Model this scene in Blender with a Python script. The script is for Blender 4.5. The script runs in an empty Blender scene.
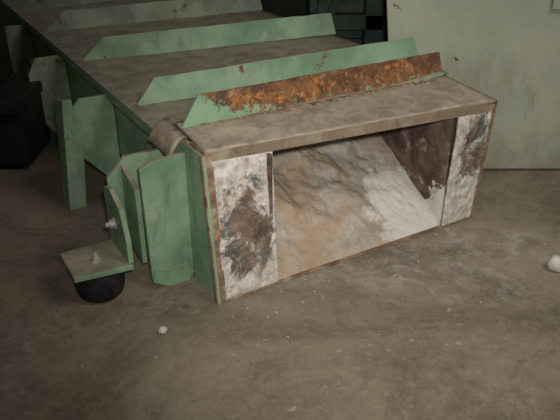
import bpy, bmesh, math, random
from mathutils import Vector, noise, Matrix
random.seed(3)
sc=bpy.context.scene
# ---------------------------------------------------------------- materials
def srgb(r,g,b):
    f=lambda c:(c/255/12.92) if c/255<=.04045 else ((c/255+.055)/1.055)**2.4
    return (f(r),f(g),f(b),1)
class M:
    def __init__(s,name):
        s.m=bpy.data.materials.new(name); s.m.use_nodes=True
        s.t=s.m.node_tree; s.b=s.t.nodes['Principled BSDF']
        s.co=s.t.nodes.new('ShaderNodeTexCoord').outputs['Object']
        s.geo=s.t.nodes.new('ShaderNodeNewGeometry')
    def n(s,k,**kw):
        x=s.t.nodes.new(k)
        for a,v in kw.items(): setattr(x,a,v)
        return x
    def link(s,a,b): s.t.links.new(a,b)
    def noise(s,scale,detail=6,rough=.6,stretch=None,off=0,dist=0,rot=None):
        mp=s.n('ShaderNodeMapping'); s.link(s.co,mp.inputs[0])
        if stretch: mp.inputs['Scale'].default_value=stretch
        if rot: mp.inputs['Rotation'].default_value=rot
        mp.inputs['Location'].default_value=(off,off*.7,off*1.3)
        x=s.n('ShaderNodeTexNoise'); x.inputs['Scale'].default_value=scale
        x.inputs['Detail'].default_value=detail; x.inputs['Roughness'].default_value=rough
        x.inputs['Distortion'].default_value=dist
        s.link(mp.outputs[0],x.inputs['Vector']); return x.outputs[0]
    def ramp(s,v,lo,hi,a=0.,b=1.):
        x=s.n('ShaderNodeMapRange'); x.interpolation_type='SMOOTHSTEP'
        for i,val in zip((1,2,3,4),(lo,hi,a,b)): x.inputs[i].default_value=val
        s.link(v,x.inputs[0]); return x.outputs[0]
    def math(s,op,a,b=0.):
        x=s.n('ShaderNodeMath',operation=op)
        for i,v in enumerate((a,b)):
            if isinstance(v,(int,float)): x.inputs[i].default_value=v
            else: s.link(v,x.inputs[i])
        return x.outputs[0]
    def mix(s,f,a,b):
        x=s.n('ShaderNodeMix',data_type='RGBA')
        for i,v in ((0,f),(6,a),(7,b)):
            if isinstance(v,(int,float,tuple)): x.inputs[i].default_value=v
            else: s.link(v,x.inputs[i])
        return x.outputs[2]
    def axis(s,i):
        x=s.n('ShaderNodeSeparateXYZ'); s.link(s.co,x.inputs[0]); return x.outputs[i]
    def up(s):
        x=s.n('ShaderNodeSeparateXYZ'); s.link(s.geo.outputs['True Normal'],x.inputs[0]); return x.outputs[2]
    def blob(s,c,r,soft=.5):
        v=s.n('ShaderNodeVectorMath',operation='SUBTRACT'); s.link(s.co,v.inputs[0]); v.inputs[1].default_value=c
        d=s.n('ShaderNodeVectorMath',operation='DIVIDE'); s.link(v.outputs[0],d.inputs[0]); d.inputs[1].default_value=r
        l=s.n('ShaderNodeVectorMath',operation='LENGTH'); s.link(d.outputs[0],l.inputs[0])
        return s.ramp(l.outputs['Value'],1-soft,1+soft,1,0)
    def done(s,col,rough=.75,bump=None,bs=.3,bd=.004,metal=0):
        s.link(col,s.b.inputs['Base Color'])
        if isinstance(rough,float): s.b.inputs['Roughness'].default_value=rough
        else: s.link(rough,s.b.inputs['Roughness'])
        s.b.inputs['Metallic'].default_value=metal
        s.b.inputs['Specular IOR Level'].default_value=.3
        if bump is not None:
            x=s.n('ShaderNodeBump'); x.inputs['Strength'].default_value=bs; x.inputs['Distance'].default_value=bd
            s.link(bump,x.inputs['Height']); s.link(x.outputs[0],s.b.inputs['Normal'])
        return s.m

def green_paint(name,base=(134,162,130),dark=(106,136,106),rust=.61,dust=.8,dustcol=(152,138,120),pale=(172,176,156)):
    m=M(name)
    n1=m.noise(5,4); c=m.mix(m.ramp(n1,.35,.65),srgb(*base),srgb(*dark))
    n2=m.noise(9,8,.7,off=3); c=m.mix(m.math('MULTIPLY',m.ramp(n2,.52,.72),.5),c,srgb(*pale))
    n4=m.noise(16,7,.75,off=11,stretch=(1,1,.25)); c=m.mix(m.math('MULTIPLY',m.ramp(n4,.5,.68),.5),c,srgb(*[int(x*.6) for x in base]))
    n3=m.noise(14,8,.75,off=8)
    rc=m.mix(m.noise(40,4),srgb(70,42,28),srgb(140,88,50))
    c=m.mix(m.ramp(n3,rust,rust+.06),c,rc)
    upm=m.math('MULTIPLY',m.ramp(m.up(),.3,.8),m.ramp(m.noise(7,6,.65,off=5),.25,.5,dust*.7,dust))
    dc=m.mix(m.ramp(m.noise(13,9,.75,dist=.4),.3,.7),srgb(*[int(x*.8) for x in dustcol]),srgb(*[min(255,int(x*1.14)) for x in dustcol]))
    dc=m.mix(m.math('MULTIPLY',m.ramp(m.noise(6,9,.75,off=17,dist=.6),.54,.68),.6),dc,srgb(116,92,72))
    c=m.mix(upm,c,dc)
    return m.done(c,.55,m.noise(60,5),.25,.002)
PAINT=green_paint('green_paint')
PALE=green_paint('pale_worn_paint',base=(150,158,136),dark=(122,134,112),rust=.57)
DECK=green_paint('deck_dusty_paint',rust=.63,dust=.93,dustcol=(148,138,120))
PLATE=green_paint('collar_dusty_steel',base=(146,130,108),dark=(124,108,90),rust=.6,dust=1.0,dustcol=(162,149,132))
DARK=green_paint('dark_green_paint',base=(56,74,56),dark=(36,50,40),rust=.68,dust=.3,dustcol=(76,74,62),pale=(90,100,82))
VDARK=green_paint('very_dark_paint',base=(40,48,40),dark=(26,30,28),rust=.7,dust=.2,dustcol=(50,46,40),pale=(50,56,48))  # darker variant of the dark green, for the floor machine

def rib_rust():
    m=M('rusty_green_rib')
    c=m.mix(m.ramp(m.noise(5,4),.35,.65),srgb(134,162,130),srgb(106,134,106))
    rc=m.mix(m.ramp(m.noise(22,8,.75),.35,.65),srgb(78,54,40),srgb(140,98,62))
    rc=m.mix(m.ramp(m.noise(16,9,.8,off=2),.53,.64),rc,srgb(186,124,66))
    rc=m.mix(m.ramp(m.noise(30,8,.8,off=12),.54,.66),rc,srgb(172,150,116))
    rc=m.mix(m.ramp(m.noise(10,8,.75,off=21),.52,.62),rc,srgb(88,68,54))
    g=m.ramp(m.axis(0),.03,.30,-.26,.07)
    z=m.ramp(m.axis(2),.50,.58,-.03,.12)
    v=m.math('ADD',m.math('ADD',m.noise(9,9,.8,off=4),g),z)
    c=m.mix(m.ramp(v,.47,.52),c,rc)
    return m.done(c,.9,m.noise(45,8,.7),.5,.004)
RIBRUST=rib_rust()

def crust(name,patch,amt=.5):
    m=M(name)
    w=m.mix(m.ramp(m.noise(26,8,.8),.35,.65),srgb(224,220,210),srgb(172,162,150))
    w=m.mix(m.ramp(m.noise(7,9,.8,off=6,stretch=(1.4,1,.6)),.53,.66),w,srgb(140,118,98))
    d=m.mix(m.ramp(m.noise(12,9,.8,off=1),.35,.65),srgb(84,70,64),srgb(140,118,100))
    d=m.mix(m.ramp(m.noise(7,8,.75,off=7),.48,.58),d,srgb(88,96,94))
    d=m.mix(m.ramp(m.noise(17,9,.8,off=27),.52,.66),d,srgb(188,180,166))
    c,r=patch
    v=m.math('ADD',m.blob(c,r,.5),m.ramp(m.noise(8,10,.85,off=9,dist=.6),.3,.7,-.85,.85))
    col=m.mix(m.ramp(v,amt-.2,amt+.25),w,d)
    return m.done(col,.9,m.noise(34,9,.8),.8,.008)
CRUSTL=crust('white_crust_left',((.10,0,.21),(.085,9,.16)),.56)
CRUSTR=crust('white_crust_right',((1.01,0,.31),(.055,9,.12)),.56)

def rampmat():
    m=M('ramp_residue')
    st=m.noise(6,10,.82,dist=.3)
    c=m.mix(m.ramp(st,.34,.66),srgb(158,147,132),srgb(198,191,180))
    o=m.mix(m.noise(20,8,.8),srgb(158,124,90),srgb(192,166,132))
    om=m.math('MULTIPLY',m.ramp(m.noise(4,10,.78,stretch=(1.1,.7,.7),off=4,dist=.5),.42,.62),.7)
    c=m.mix(om,c,o)
    c=m.mix(m.math('MULTIPLY',m.ramp(m.noise(18,9,.8,off=31,dist=.3),.54,.68),.45),c,srgb(128,113,98))
    wb=m.math('ADD',m.blob((.82,.06,.05),(.16,.32,.2),.6),m.ramp(m.noise(12,9,.8,off=2),.3,.7,-.5,.5))
    c=m.mix(m.ramp(wb,.35,.8),c,srgb(212,208,199))
    return m.done(c,.9,m.noise(16,10,.8,dist=.3),.75,.012)
RAMP=rampmat()
def innermat():
    m=M('chute_inner_rust')
    c=m.mix(m.ramp(m.noise(9,9,.75,dist=.5),.35,.65),srgb(68,54,48),srgb(120,98,84))
    c=m.mix(m.ramp(m.noise(14,8,.8,off=3),.54,.64),c,srgb(166,148,130))
    wb=m.math('ADD',m.blob((.9,.03,.03),(.5,.08,.14),.5),m.ramp(m.noise(15,8,.7,off=2),.3,.7,-.4,.4))
    c=m.mix(m.ramp(wb,.45,.65),c,srgb(204,198,188))
    return m.done(c,.85,m.noise(30,8,.7),.5,.006)
INNER=innermat()
def rustedge():
    m=M('rusty_edge_steel')
    c=m.mix(m.ramp(m.noise(25,8,.75),.35,.65),srgb(100,76,58),srgb(152,128,102))
    c=m.mix(m.ramp(m.noise(12,8,.7,off=3),.54,.64),c,srgb(160,148,128))
    return m.done(c,.85,m.noise(50,8,.7),.5,.004)
EDGE=rustedge()
def concrete():
    m=M('concrete_floor')
    c=m.mix(m.ramp(m.noise(1.6,10,.72,dist=.8),.35,.65),srgb(112,101,85),srgb(142,130,111))
    c=m.mix(m.math('MULTIPLY',m.ramp(m.noise(6,10,.8,off=5,dist=1),.48,.66),.55),c,srgb(92,81,66))
    c=m.mix(m.math('MULTIPLY',m.ramp(m.noise(45,8,.8,off=1),.48,.68),.45),c,srgb(160,150,132))
    c=m.mix(m.math('MULTIPLY',m.ramp(m.noise(30,8,.8,off=41),.54,.68),.5),c,srgb(80,70,57))
    for p,r,a in (((.55,1.85,0),(.42,.2,1),.5),((.22,1.82,0),(.45,.07,1),.6),((.75,2.0,0),(.3,.12,1),.6),((-.7,1.45,0),(.16,.2,1),.35),((.15,1.77,0),(.5,.05,1),.4)):
        v=m.math('MULTIPLY',m.blob(p,r,.6),m.ramp(m.noise(9,10,.8,off=p[0],dist=.5),.46,.64))
        c=m.mix(m.math('MULTIPLY',v,a),c,srgb(184,176,164))
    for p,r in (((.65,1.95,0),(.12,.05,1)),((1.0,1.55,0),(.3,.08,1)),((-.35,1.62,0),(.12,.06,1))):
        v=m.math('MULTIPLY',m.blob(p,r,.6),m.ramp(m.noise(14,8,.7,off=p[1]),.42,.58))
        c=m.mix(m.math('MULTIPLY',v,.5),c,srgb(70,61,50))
    v=m.ramp(m.noise(24,2,.5,off=12),.73,.77)
    c=m.mix(m.math('MULTIPLY',v,.5),c,srgb(180,172,158))
    r=m.ramp(m.noise(3,6),.3,.7,.55,.8)
    return m.done(c,r,m.noise(28,9,.75),.4,.006)
FLOOR=concrete()
def panelmat():
    m=M('pale_green_panel_paint')
    c=m.mix(m.ramp(m.noise(2,8,.7),.35,.65),srgb(150,156,136),srgb(166,170,150))
    c=m.mix(m.math('MULTIPLY',m.ramp(m.noise(5,9,.75,off=3,stretch=(1,1,.4)),.5,.7),.5),c,srgb(124,124,104))
    c=m.mix(m.ramp(m.noise(16,8,.7,off=7),.66,.69),c,srgb(96,72,52))
    c=m.mix(m.math('MULTIPLY',m.ramp(m.noise(9,9,.8,off=15,stretch=(1,1,.25)),.6,.7),.5),c,srgb(84,84,68))
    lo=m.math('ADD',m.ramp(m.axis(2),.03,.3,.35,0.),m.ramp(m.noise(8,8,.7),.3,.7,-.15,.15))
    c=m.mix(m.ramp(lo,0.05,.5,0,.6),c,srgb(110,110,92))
    return m.done(c,.5,m.noise(8,4),.1,.004)
PANEL=panelmat()
def simple(name,c1,c2,rough=.8,sc_=20):
    m=M(name); return m.done(m.mix(m.ramp(m.noise(sc_,6,.7),.35,.65),srgb(*c1),srgb(*c2)),rough,m.noise(40,6),.3,.003)
RUBBER=simple('black_rubber',(22,21,22),(44,42,40),.75)
ZINC=simple('zinc_bolt',(150,150,140),(190,188,176),.45,60)
PLASTER=simple('white_plaster',(180,174,162),(208,204,194),.9,30)
BLACK=simple('dark_recess',(20,20,18),(32,30,26),.9)
WALLM=simple('dim_wall_paint',(44,48,42),(62,66,56),.9,3)

# ---------------------------------------------------------------- mesh helpers
def obj(name,bm,mat,parent=None,bev=0.,smooth=False):
    me=bpy.data.meshes.new(name); bmesh.ops.recalc_face_normals(bm,faces=bm.faces); bm.to_mesh(me); bm.free()
    o=bpy.data.objects.new(name,me); sc.collection.objects.link(o); me.materials.append(mat)
    if parent: o.parent=parent
    if bev:
        b=o.modifiers.new('b','BEVEL'); b.width=bev; b.segments=2; b.limit_method='ANGLE'
    if smooth:
        for p in me.polygons: p.use_smooth=True
    return o
def empty(name,loc=(0,0,0),rz=0):
    e=bpy.data.objects.new(name,None); e.empty_display_size=.1; sc.collection.objects.link(e)
    e.location=loc; e.rotation_euler=(0,0,rz); return e
def add_slab(bm,pts,t):
    t=Vector(t); a=[bm.verts.new(Vector(p)) for p in pts]; b=[bm.verts.new(Vector(p)+t) for p in pts]
    n=len(pts); bm.faces.new(a); bm.faces.new(b[::-1])
    for i in range(n): bm.faces.new((a[i],b[i],b[(i+1)%n],a[(i+1)%n]))
def slab(name,pts,t,mat,parent,bev=.002):
    bm=bmesh.new(); add_slab(bm,pts,t); return obj(name,bm,mat,parent,bev)
def add_box(bm,a,b):
    add_slab(bm,[(a[0],a[1],a[2]),(b[0],a[1],a[2]),(b[0],b[1],a[2]),(a[0],b[1],a[2])],(0,0,b[2]-a[2]))
def rough_sheet(name,c00,c10,c11,c01,nu,nv,amp,scale,mat,parent,thick=.008,keep=.0,ridge=None):
    c00,c10,c11,c01=map(Vector,(c00,c10,c11,c01)); n=(c10-c00).cross(c01-c00).normalized()
    bm=bmesh.new(); g=[]
    for j in range(nv+1):
        r=[]
        for i in range(nu+1):
            u,v=i/nu,j/nv
            p=(c00*(1-u)+c10*u)*(1-v)+(c01*(1-u)+c11*u)*v
            e=min(1,4*min(u,1-u,v,1-v)+keep)
            q=p*scale
            if ridge: q=Vector((p.x*.88+p.y*.48,(p.y*.88-p.x*.48)*ridge,p.z*ridge))*scale
            h=noise.fractal(q,.9,2.0,6)*amp*e
            r.append(bm.verts.new(p+n*h))
        g.append(r)
    for j in range(nv):
        for i in range(nu): bm.faces.new((g[j][i],g[j][i+1],g[j+1][i+1],g[j+1][i]))
    o=obj(name,bm,mat,parent,0,True)
    s=o.modifiers.new('s','SOLIDIFY'); s.thickness=thick; s.offset=0
    return o
def bolt(name,loc,axis,parent,r=.014):
    bm=bmesh.new()
    bmesh.ops.create_cone(bm,cap_ends=True,segments=6,radius1=r,radius2=r,depth=.014)
    bmesh.ops.create_cone(bm,cap_ends=True,segments=20,radius1=r*1.35,radius2=r*1.35,depth=.004,matrix=Matrix.Translation((0,0,-.008)))
    bmesh.ops.create_cone(bm,cap_ends=True,segments=12,radius1=r*.55,radius2=r*.5,depth=.014,matrix=Matrix.Translation((0,0,.012)))
    q=Vector((0,0,1)).rotation_difference(Vector(axis)).to_matrix().to_4x4()
    bmesh.ops.transform(bm,matrix=Matrix.Translation(loc)@q,verts=bm.verts)
    return obj(name,bm,ZINC,parent,.001)

# ---------------------------------------------------------------- chute
W=1.07
C=empty('steel_discharge_chute',(-.179,1.638,0),math.radians(31.11))
rough_sheet('deck',(0,.22,.447),(W,.22,.512),(W-.06,3.1,.53),(0,3.1,.455),40,80,.004,5,DECK,C,.01)
slab('side_wall',[(0,.10,.02),(0,.10,.44),(0,3.1,.445),(0,3.1,.20),(0,.62,.17),(0,.40,.02)],(.012,0,0),PAINT,C)
slab('side_wall_right',[(W-.02,.10,.02),(W-.02,.10,.47),(W-.08,3.1,.50),(W-.08,3.1,.20),(W-.02,.62,.17)],(.012,0,0),PAINT,C)
slab('deck_lip',[(-.03,.37,.415),(-.03,.37,.445),(-.03,3.1,.462),(-.03,3.1,.432)],(.008,0,0),DECK,C)
slab('deck_lip_top',[(-.03,.34,.447),(.01,.34,.452),(.01,3.1,.468),(-.03,3.1,.463)],(0,0,.006),DECK,C)
bm=bmesh.new(); g=[]
for j in range(9):
    r=[]
    for i in range(7):
        u,v=i/6,j/8
        x=-.055+.075*u; y=.20+.19*v
        z=.468+.022*math.sin(u*2.6)*(1-v*.3)-.04*(1-u)**2+.012*noise.noise(Vector((x*30,y*30,0)))
        x+=.012*noise.noise(Vector((y*40,2,1)))
        r.append(bm.verts.new((x,y,z)))
    g.append(r)
for j in range(8):
    for i in range(6): bm.faces.new((g[j][i],g[j][i+1],g[j+1][i+1],g[j+1][i]))
o=obj('torn_lip',bm,PLATE,C,0,True); s=o.modifiers.new('s','SOLIDIFY'); s.thickness=.006
rough_sheet('collar_top',(0,.055,.482),(W,-.03,.474),(W,.27,.502),(0,.27,.502),50,14,.005,7,PLATE,C,.012,.4)
def rib(name,L,R,h,insL,insR,mat,lean=.02,t=.014):
    L,R=Vector(L),Vector(R); d=(R-L).normalized()
    up=Vector((0,lean,h))
    n=40; bm=bmesh.new(); rows=[[],[]]
    for i in range(n+1):
        u=i/n
        wob=Vector((0,.003*noise.noise(Vector((u*5,h*9,L.y))),0))
        b=L.lerp(R,u)+wob
        tt=(L+d*insL).lerp(R-d*insR,u)+up+wob+Vector((0,0,.003*noise.noise(Vector((u*14,L.y,3)))))
        rows[0].append(bm.verts.new(b)); rows[1].append(bm.verts.new(tt))
    for i in range(n): bm.faces.new((rows[0][i],rows[0][i+1],rows[1][i+1],rows[1][i]))
    o=obj(name,bm,mat,C,0); s=o.modifiers.new('s','SOLIDIFY'); s.thickness=t; s.offset=0
    b=o.modifiers.new('b','BEVEL'); b.width=.002; b.limit_method='ANGLE'; b.segments=2
rib('rib_1',(.0,.231,.50),(W,.245,.497),.087,.07,.012,RIBRUST)
rib('rib_2',(.0,.638,.446),(W,.378,.525),.085,.085,.01,PAINT,.03)
rib('rib_3',(.0,1.317,.448),(W-.02,.905,.525),.09,.12,.01,PAINT,.03)
rib('rib_4',(.0,1.95,.452),(W-.03,1.55,.525),.09,.12,.01,PALE,.03)
rib('rib_5',(.0,2.55,.452),(W-.04,2.2,.525),.09,.12,.01,PALE,.03)
bm=bmesh.new()
for i in range(260):
    s_=random.uniform(.06,W-.03); r=random.uniform(.002,.006)
    bmesh.ops.create_icosphere(bm,subdivisions=1,radius=r,matrix=Matrix.Translation((s_,.222-abs(random.gauss(0,.012)),.503+r*.3))@Matrix.Diagonal((1.4,1,.5,1)))
obj('rust_scale',bm,EDGE,C)
def front(s,z):
    u=s/W; k=z/.48; return Vector((s,k*(.055*(1-u)-.03*u),z))
def fr_slab(name,corners,mat,bev=.0015,t=(0,.012,0)):
    return slab(name,[front(*c) for c in corners],t,mat,C,bev)
fr_slab('mouth_rim_top',[(0,.455),(W,.440),(W,.478),(0,.486)],PLATE)
fr_slab('mouth_rim_left',[(-.004,0),(.018,0),(.018,.486),(-.004,.486)],EDGE,t=(0,.10,0))
fr_slab('mouth_rim_right',[(W-.012,0),(W+.004,0),(W+.004,.478),(W-.012,.478)],EDGE,t=(0,.3,0))
fr_slab('mouth_rim_bottom',[(0,0),(W,0),(W,.010),(0,.010)],EDGE)
def fsheet(name,s0,s1,z0,z1,mat,off=.006):
    a=[front(s0,z0),front(s1,z0),front(s1,z1[1]),front(s0,z1[0])]
    for p in a: p.y+=off
    rough_sheet(name,*a,30,60,.009,22,mat,C,.012,.3)
fsheet('mouth_plate_left',.012,.205,.008,(.456,.452),CRUSTL)
fsheet('mouth_plate_right',.915,W-.012,.008,(.444,.442),CRUSTR)
rough_sheet('ramp',(.19,.012,.006),(.925,.012,.006),(.925,.80,.47),(.19,.80,.47),140,140,.045,5.0,RAMP,C,.01,.1,.8)
rough_sheet('inner_wall_right',(.925,.02,.01),(.925,.85,.01),(.925,.85,.47),(.925,.02,.44),30,20,.006,12,INNER,C,.01)
rough_sheet('inner_wall_left',(.19,.02,.01),(.19,.85,.01),(.19,.85,.44),(.19,.02,.45),30,20,.006,12,INNER,C,.01)
# ---- left hand collar flange and gussets
slab('collar_side_flange',[(-.012,.0,.0),(-.012,.055,.475),(-.012,.30,.475),(-.012,.27,.02),(-.012,.2,.0)],(.01,0,0),PAINT,C)
slab('collar_rust_strip',[(-.016,.0,.0),(-.016,.055,.475),(-.016,.073,.475),(-.016,.018,.0)],(.005,0,0),EDGE,C)
slab('gusset_1',[(-.012,.18,.03),(-.03,.18,.0),(-.10,.18,.0),(-.152,.18,.03),(-.157,.18,.42),(-.12,.18,.437),(-.012,.18,.442)],(0,.018,0),PAINT,C)
slab('gusset_1_flange',[(-.152,.172,.03),(-.10,.172,.0),(-.03,.172,.0),(-.012,.172,.03),(-.03,.172,.065),(-.145,.172,.075)],(0,.01,0),PAINT,C)
slab('bracket_web',[(-.21,.34,.14),(-.21,.34,.34),(-.15,.34,.40),(0,.34,.40),(0,.34,.10),(-.15,.34,.10)],(0,.018,0),PAINT,C)
slab('bracket_block',[(-.165,.22,.08),(-.165,.22,.34),(-.165,.34,.38),(-.165,.34,.10)],(.016,0,0),PAINT,C)
slab('angle_upright',[(-.226,.165,.13),(-.226,.165,.21),(-.226,.20,.30),(-.226,.28,.335),(-.226,.34,.32),(-.226,.34,.13)],(.016,0,0),PAINT,C)
slab('angle_shelf',[(-.39,.175,.112),(-.215,.155,.112),(-.215,.34,.112),(-.39,.335,.112)],(0,0,.018),PAINT,C)
bolt('bolt_1',(-.236,.265,.225),(-1,0,0),C)
bolt('bolt_2',(-.305,.235,.137),(0,0,1),C,.011)
bm=bmesh.new(); prof=[(0,.0),(.050,.0),(.060,.004),(.069,.013),(.075,.030),(.078,.055),(.079,.09),(.076,.104),(.068,.110),(0,.111)]
rings=[]
for r,z in prof:
    rings.append([bm.verts.new((-.30+r*math.cos(a*math.tau/48),.25+r*math.sin(a*math.tau/48),z)) for a in range(48)] if r else [bm.verts.new((-.30,.25,z))])
for a,b in zip(rings,rings[1:]):
    for i in range(48):
        p=a[i] if len(a)>1 else a[0]; q=a[(i+1)%48] if len(a)>1 else None
        r_=b[i] if len(b)>1 else b[0]; s_=b[(i+1)%48] if len(b)>1 else None
        f=[x for x in (p,q,s_,r_) if x]; bm.faces.new(f)
obj('rubber_foot',bm,RUBBER,C,0,True)
slab('gusset_2',[(-.16,.88,.40),(-.13,.88,.43),(-.02,.88,.43),(-.005,.88,.38),(-.005,.88,.08),(-.03,.88,.06),(-.15,.88,.20)],(0,.016,0),PAINT,C)
slab('leg_1',[(-.235,.855,.0),(-.17,.855,.0),(-.15,.855,.22),(-.165,.855,.44),(-.20,.855,.44)],(0,.016,0),PAINT,C)
slab('leg_1_web',[(-.235,.867,.0),(-.235,.96,.0),(-.205,.96,.42),(-.20,.867,.44)],(.014,0,0),PAINT,C)
slab('gusset_3',[(-.18,1.55,.36),(-.14,1.55,.43),(-.01,1.55,.43),(-.005,1.55,.08),(-.10,1.55,.06),(-.18,1.55,.18)],(0,.016,0),PALE,C)
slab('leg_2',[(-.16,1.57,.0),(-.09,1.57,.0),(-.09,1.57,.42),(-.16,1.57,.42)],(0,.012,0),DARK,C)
slab('gusset_4',[(-.18,2.3,.38),(-.14,2.3,.43),(-.01,2.3,.43),(-.005,2.3,.12),(-.12,2.3,.10),(-.18,2.3,.2)],(0,.012,0),PALE,C)
slab('under_shade_beam',[(.12,.75,.0),(.12,.75,.16),(.12,3.1,.16),(.12,3.1,.0)],(.08,0,0),DARK,C)  # added beam; its dark colour stands in for shadow beneath the deck

# ---------------------------------------------------------------- surroundings
bm=bmesh.new(); add_box(bm,(-4,-2.5,-.05),(4.5,5.6,0)); obj('floor',bm,FLOOR)
bm=bmesh.new(); add_box(bm,(-4,5.5,0),(4.5,5.6,3)); obj('wall_back',bm,WALLM)
bm=bmesh.new(); add_box(bm,(-4.1,-2.5,0),(-4,5.6,3)); obj('wall_left',bm,WALLM)
K=empty('machine_cabinet')
slab('front_panel',[(.50,2.62,.012),(2.6,2.62,.012),(2.6,2.62,2.1),(.30,2.62,2.1),(.415,2.62,.74)],(0,.02,0),PANEL,K,.004)
bm=bmesh.new(); add_box(bm,(.58,2.645,.03),(2.58,3.2,2.09)); obj('cabinet_body',bm,DARK,K)
bm=bmesh.new(); add_box(bm,(.58,2.65,0),(2.58,3.18,.04)); obj('plinth',bm,BLACK,K)
bm=bmesh.new(); add_box(bm,(1.5,2.612,.05),(1.508,2.624,2.05)); obj('panel_seam',bm,PANEL,K,.002)
bm=bmesh.new(); add_box(bm,(1.06,2.60,.70),(2.3,2.622,.75)); obj('panel_rail',bm,PANEL,K,.004)
D=empty('background_machine')
bm=bmesh.new()
add_box(bm,(.16,3.6,0),(1.4,4.4,.35)); add_box(bm,(.2,3.55,.35),(.28,3.65,1.3)); add_box(bm,(.45,3.5,0),(.55,3.6,1.3))
add_box(bm,(.16,3.5,.42),(1.4,3.58,.50)); add_box(bm,(.3,3.8,.35),(1.2,4.3,1.2)); add_box(bm,(.16,3.62,.35),(1.4,3.7,1.3))
add_slab(bm,[(.17,3.52,.36),(.22,3.52,.36),(.5,3.52,.9),(.45,3.52,.9)],(0,.03,0))
obj('frame',bm,DARK,D,.004)
E=empty('floor_machine')
bm=bmesh.new()
add_box(bm,(-2.4,2.62,.03),(-1.10,2.95,.30)); add_box(bm,(-2.4,2.57,.28),(-1.09,2.95,.33)); add_box(bm,(-2.4,2.66,.33),(-1.25,3.0,1.0))
add_box(bm,(-2.3,2.64,0),(-1.15,2.9,.03)); add_box(bm,(-1.5,2.56,.0),(-1.42,2.62,.9))
obj('body',bm,VDARK,E,.004)
def lump(name,loc,r,mat=PLASTER,sq=.8,seed=0):
    bm=bmesh.new(); bmesh.ops.create_icosphere(bm,subdivisions=3,radius=r)
    for v in bm.verts:
        k=1+.22*noise.noise(v.co/r*1.4+Vector((seed,0,0)))
        v.co*=k; v.co.z=max(v.co.z*sq,-r*sq*.85)
    mz=min(v.co.z for v in bm.verts)
    for v in bm.verts: v.co.z-=mz
    bmesh.ops.translate(bm,vec=(loc[0],loc[1],0),verts=bm.verts)
    return obj(name,bm,mat,None,0,True)
lump('plaster_lump',(.925,1.83),.030,sq=1,seed=2)
lump('plaster_pebble',(-.34,1.50),.013,seed=5)
bm=bmesh.new()
for i in range(26):
    t=random.random(); x=-.179+.917*t+random.gauss(0,.02); y=1.638+.553*t-abs(random.gauss(0,.09))-.015
    r=random.uniform(.001,.003)
    bmesh.ops.create_icosphere(bm,subdivisions=1,radius=r,matrix=Matrix.Translation((x,y,r*.6)))
for i in range(60):
    r=random.uniform(.001,.0028)
    bmesh.ops.create_icosphere(bm,subdivisions=1,radius=r,matrix=Matrix.Translation((random.uniform(-1.2,1.5),random.uniform(1,2.0),r*.6)))
obj('plaster_crumbs',bm,PLASTER)

# ---------------------------------------------------------------- light
def area(name,loc,target,size,power,col):
    l=bpy.data.lights.new(name,'AREA'); l.size=size; l.energy=power; l.color=col
    o=bpy.data.objects.new(name,l); sc.collection.objects.link(o); o.location=loc
    o.rotation_euler=(Vector(target)-Vector(loc)).to_track_quat('-Z','Y').to_euler(); return o
area('ceiling_lamp',(1.7,.7,2.9),(.7,2.2,0),1.2,30,(1,.95,.87))
l=bpy.data.lights.new('camera_flash','SPOT'); l.energy=140; l.color=(1,.97,.93); l.spot_size=math.radians(64); l.spot_blend=1; l.shadow_soft_size=.03
o=bpy.data.objects.new('camera_flash',l); sc.collection.objects.link(o); o.location=(.05,-.02,1.30)
o.rotation_euler=(Vector((.36,2.2,.15))-o.location).to_track_quat('-Z','Y').to_euler()
w=bpy.data.worlds.new('World'); sc.world=w; w.use_nodes=True
w.node_tree.nodes['Background'].inputs[0].default_value=(1,.95,.88,1)
w.node_tree.nodes['Background'].inputs[1].default_value=.09
# ---------------------------------------------------------------- camera
cd=bpy.data.cameras.new('cam'); cd.sensor_width=36; cd.lens=650/560*36; cd.clip_start=.01
co=bpy.data.objects.new('camera',cd); sc.collection.objects.link(co)
co.location=(0,0,1.2); co.rotation_euler=(math.radians(62),0,0); sc.camera=co
sc.view_settings.view_transform='Standard'
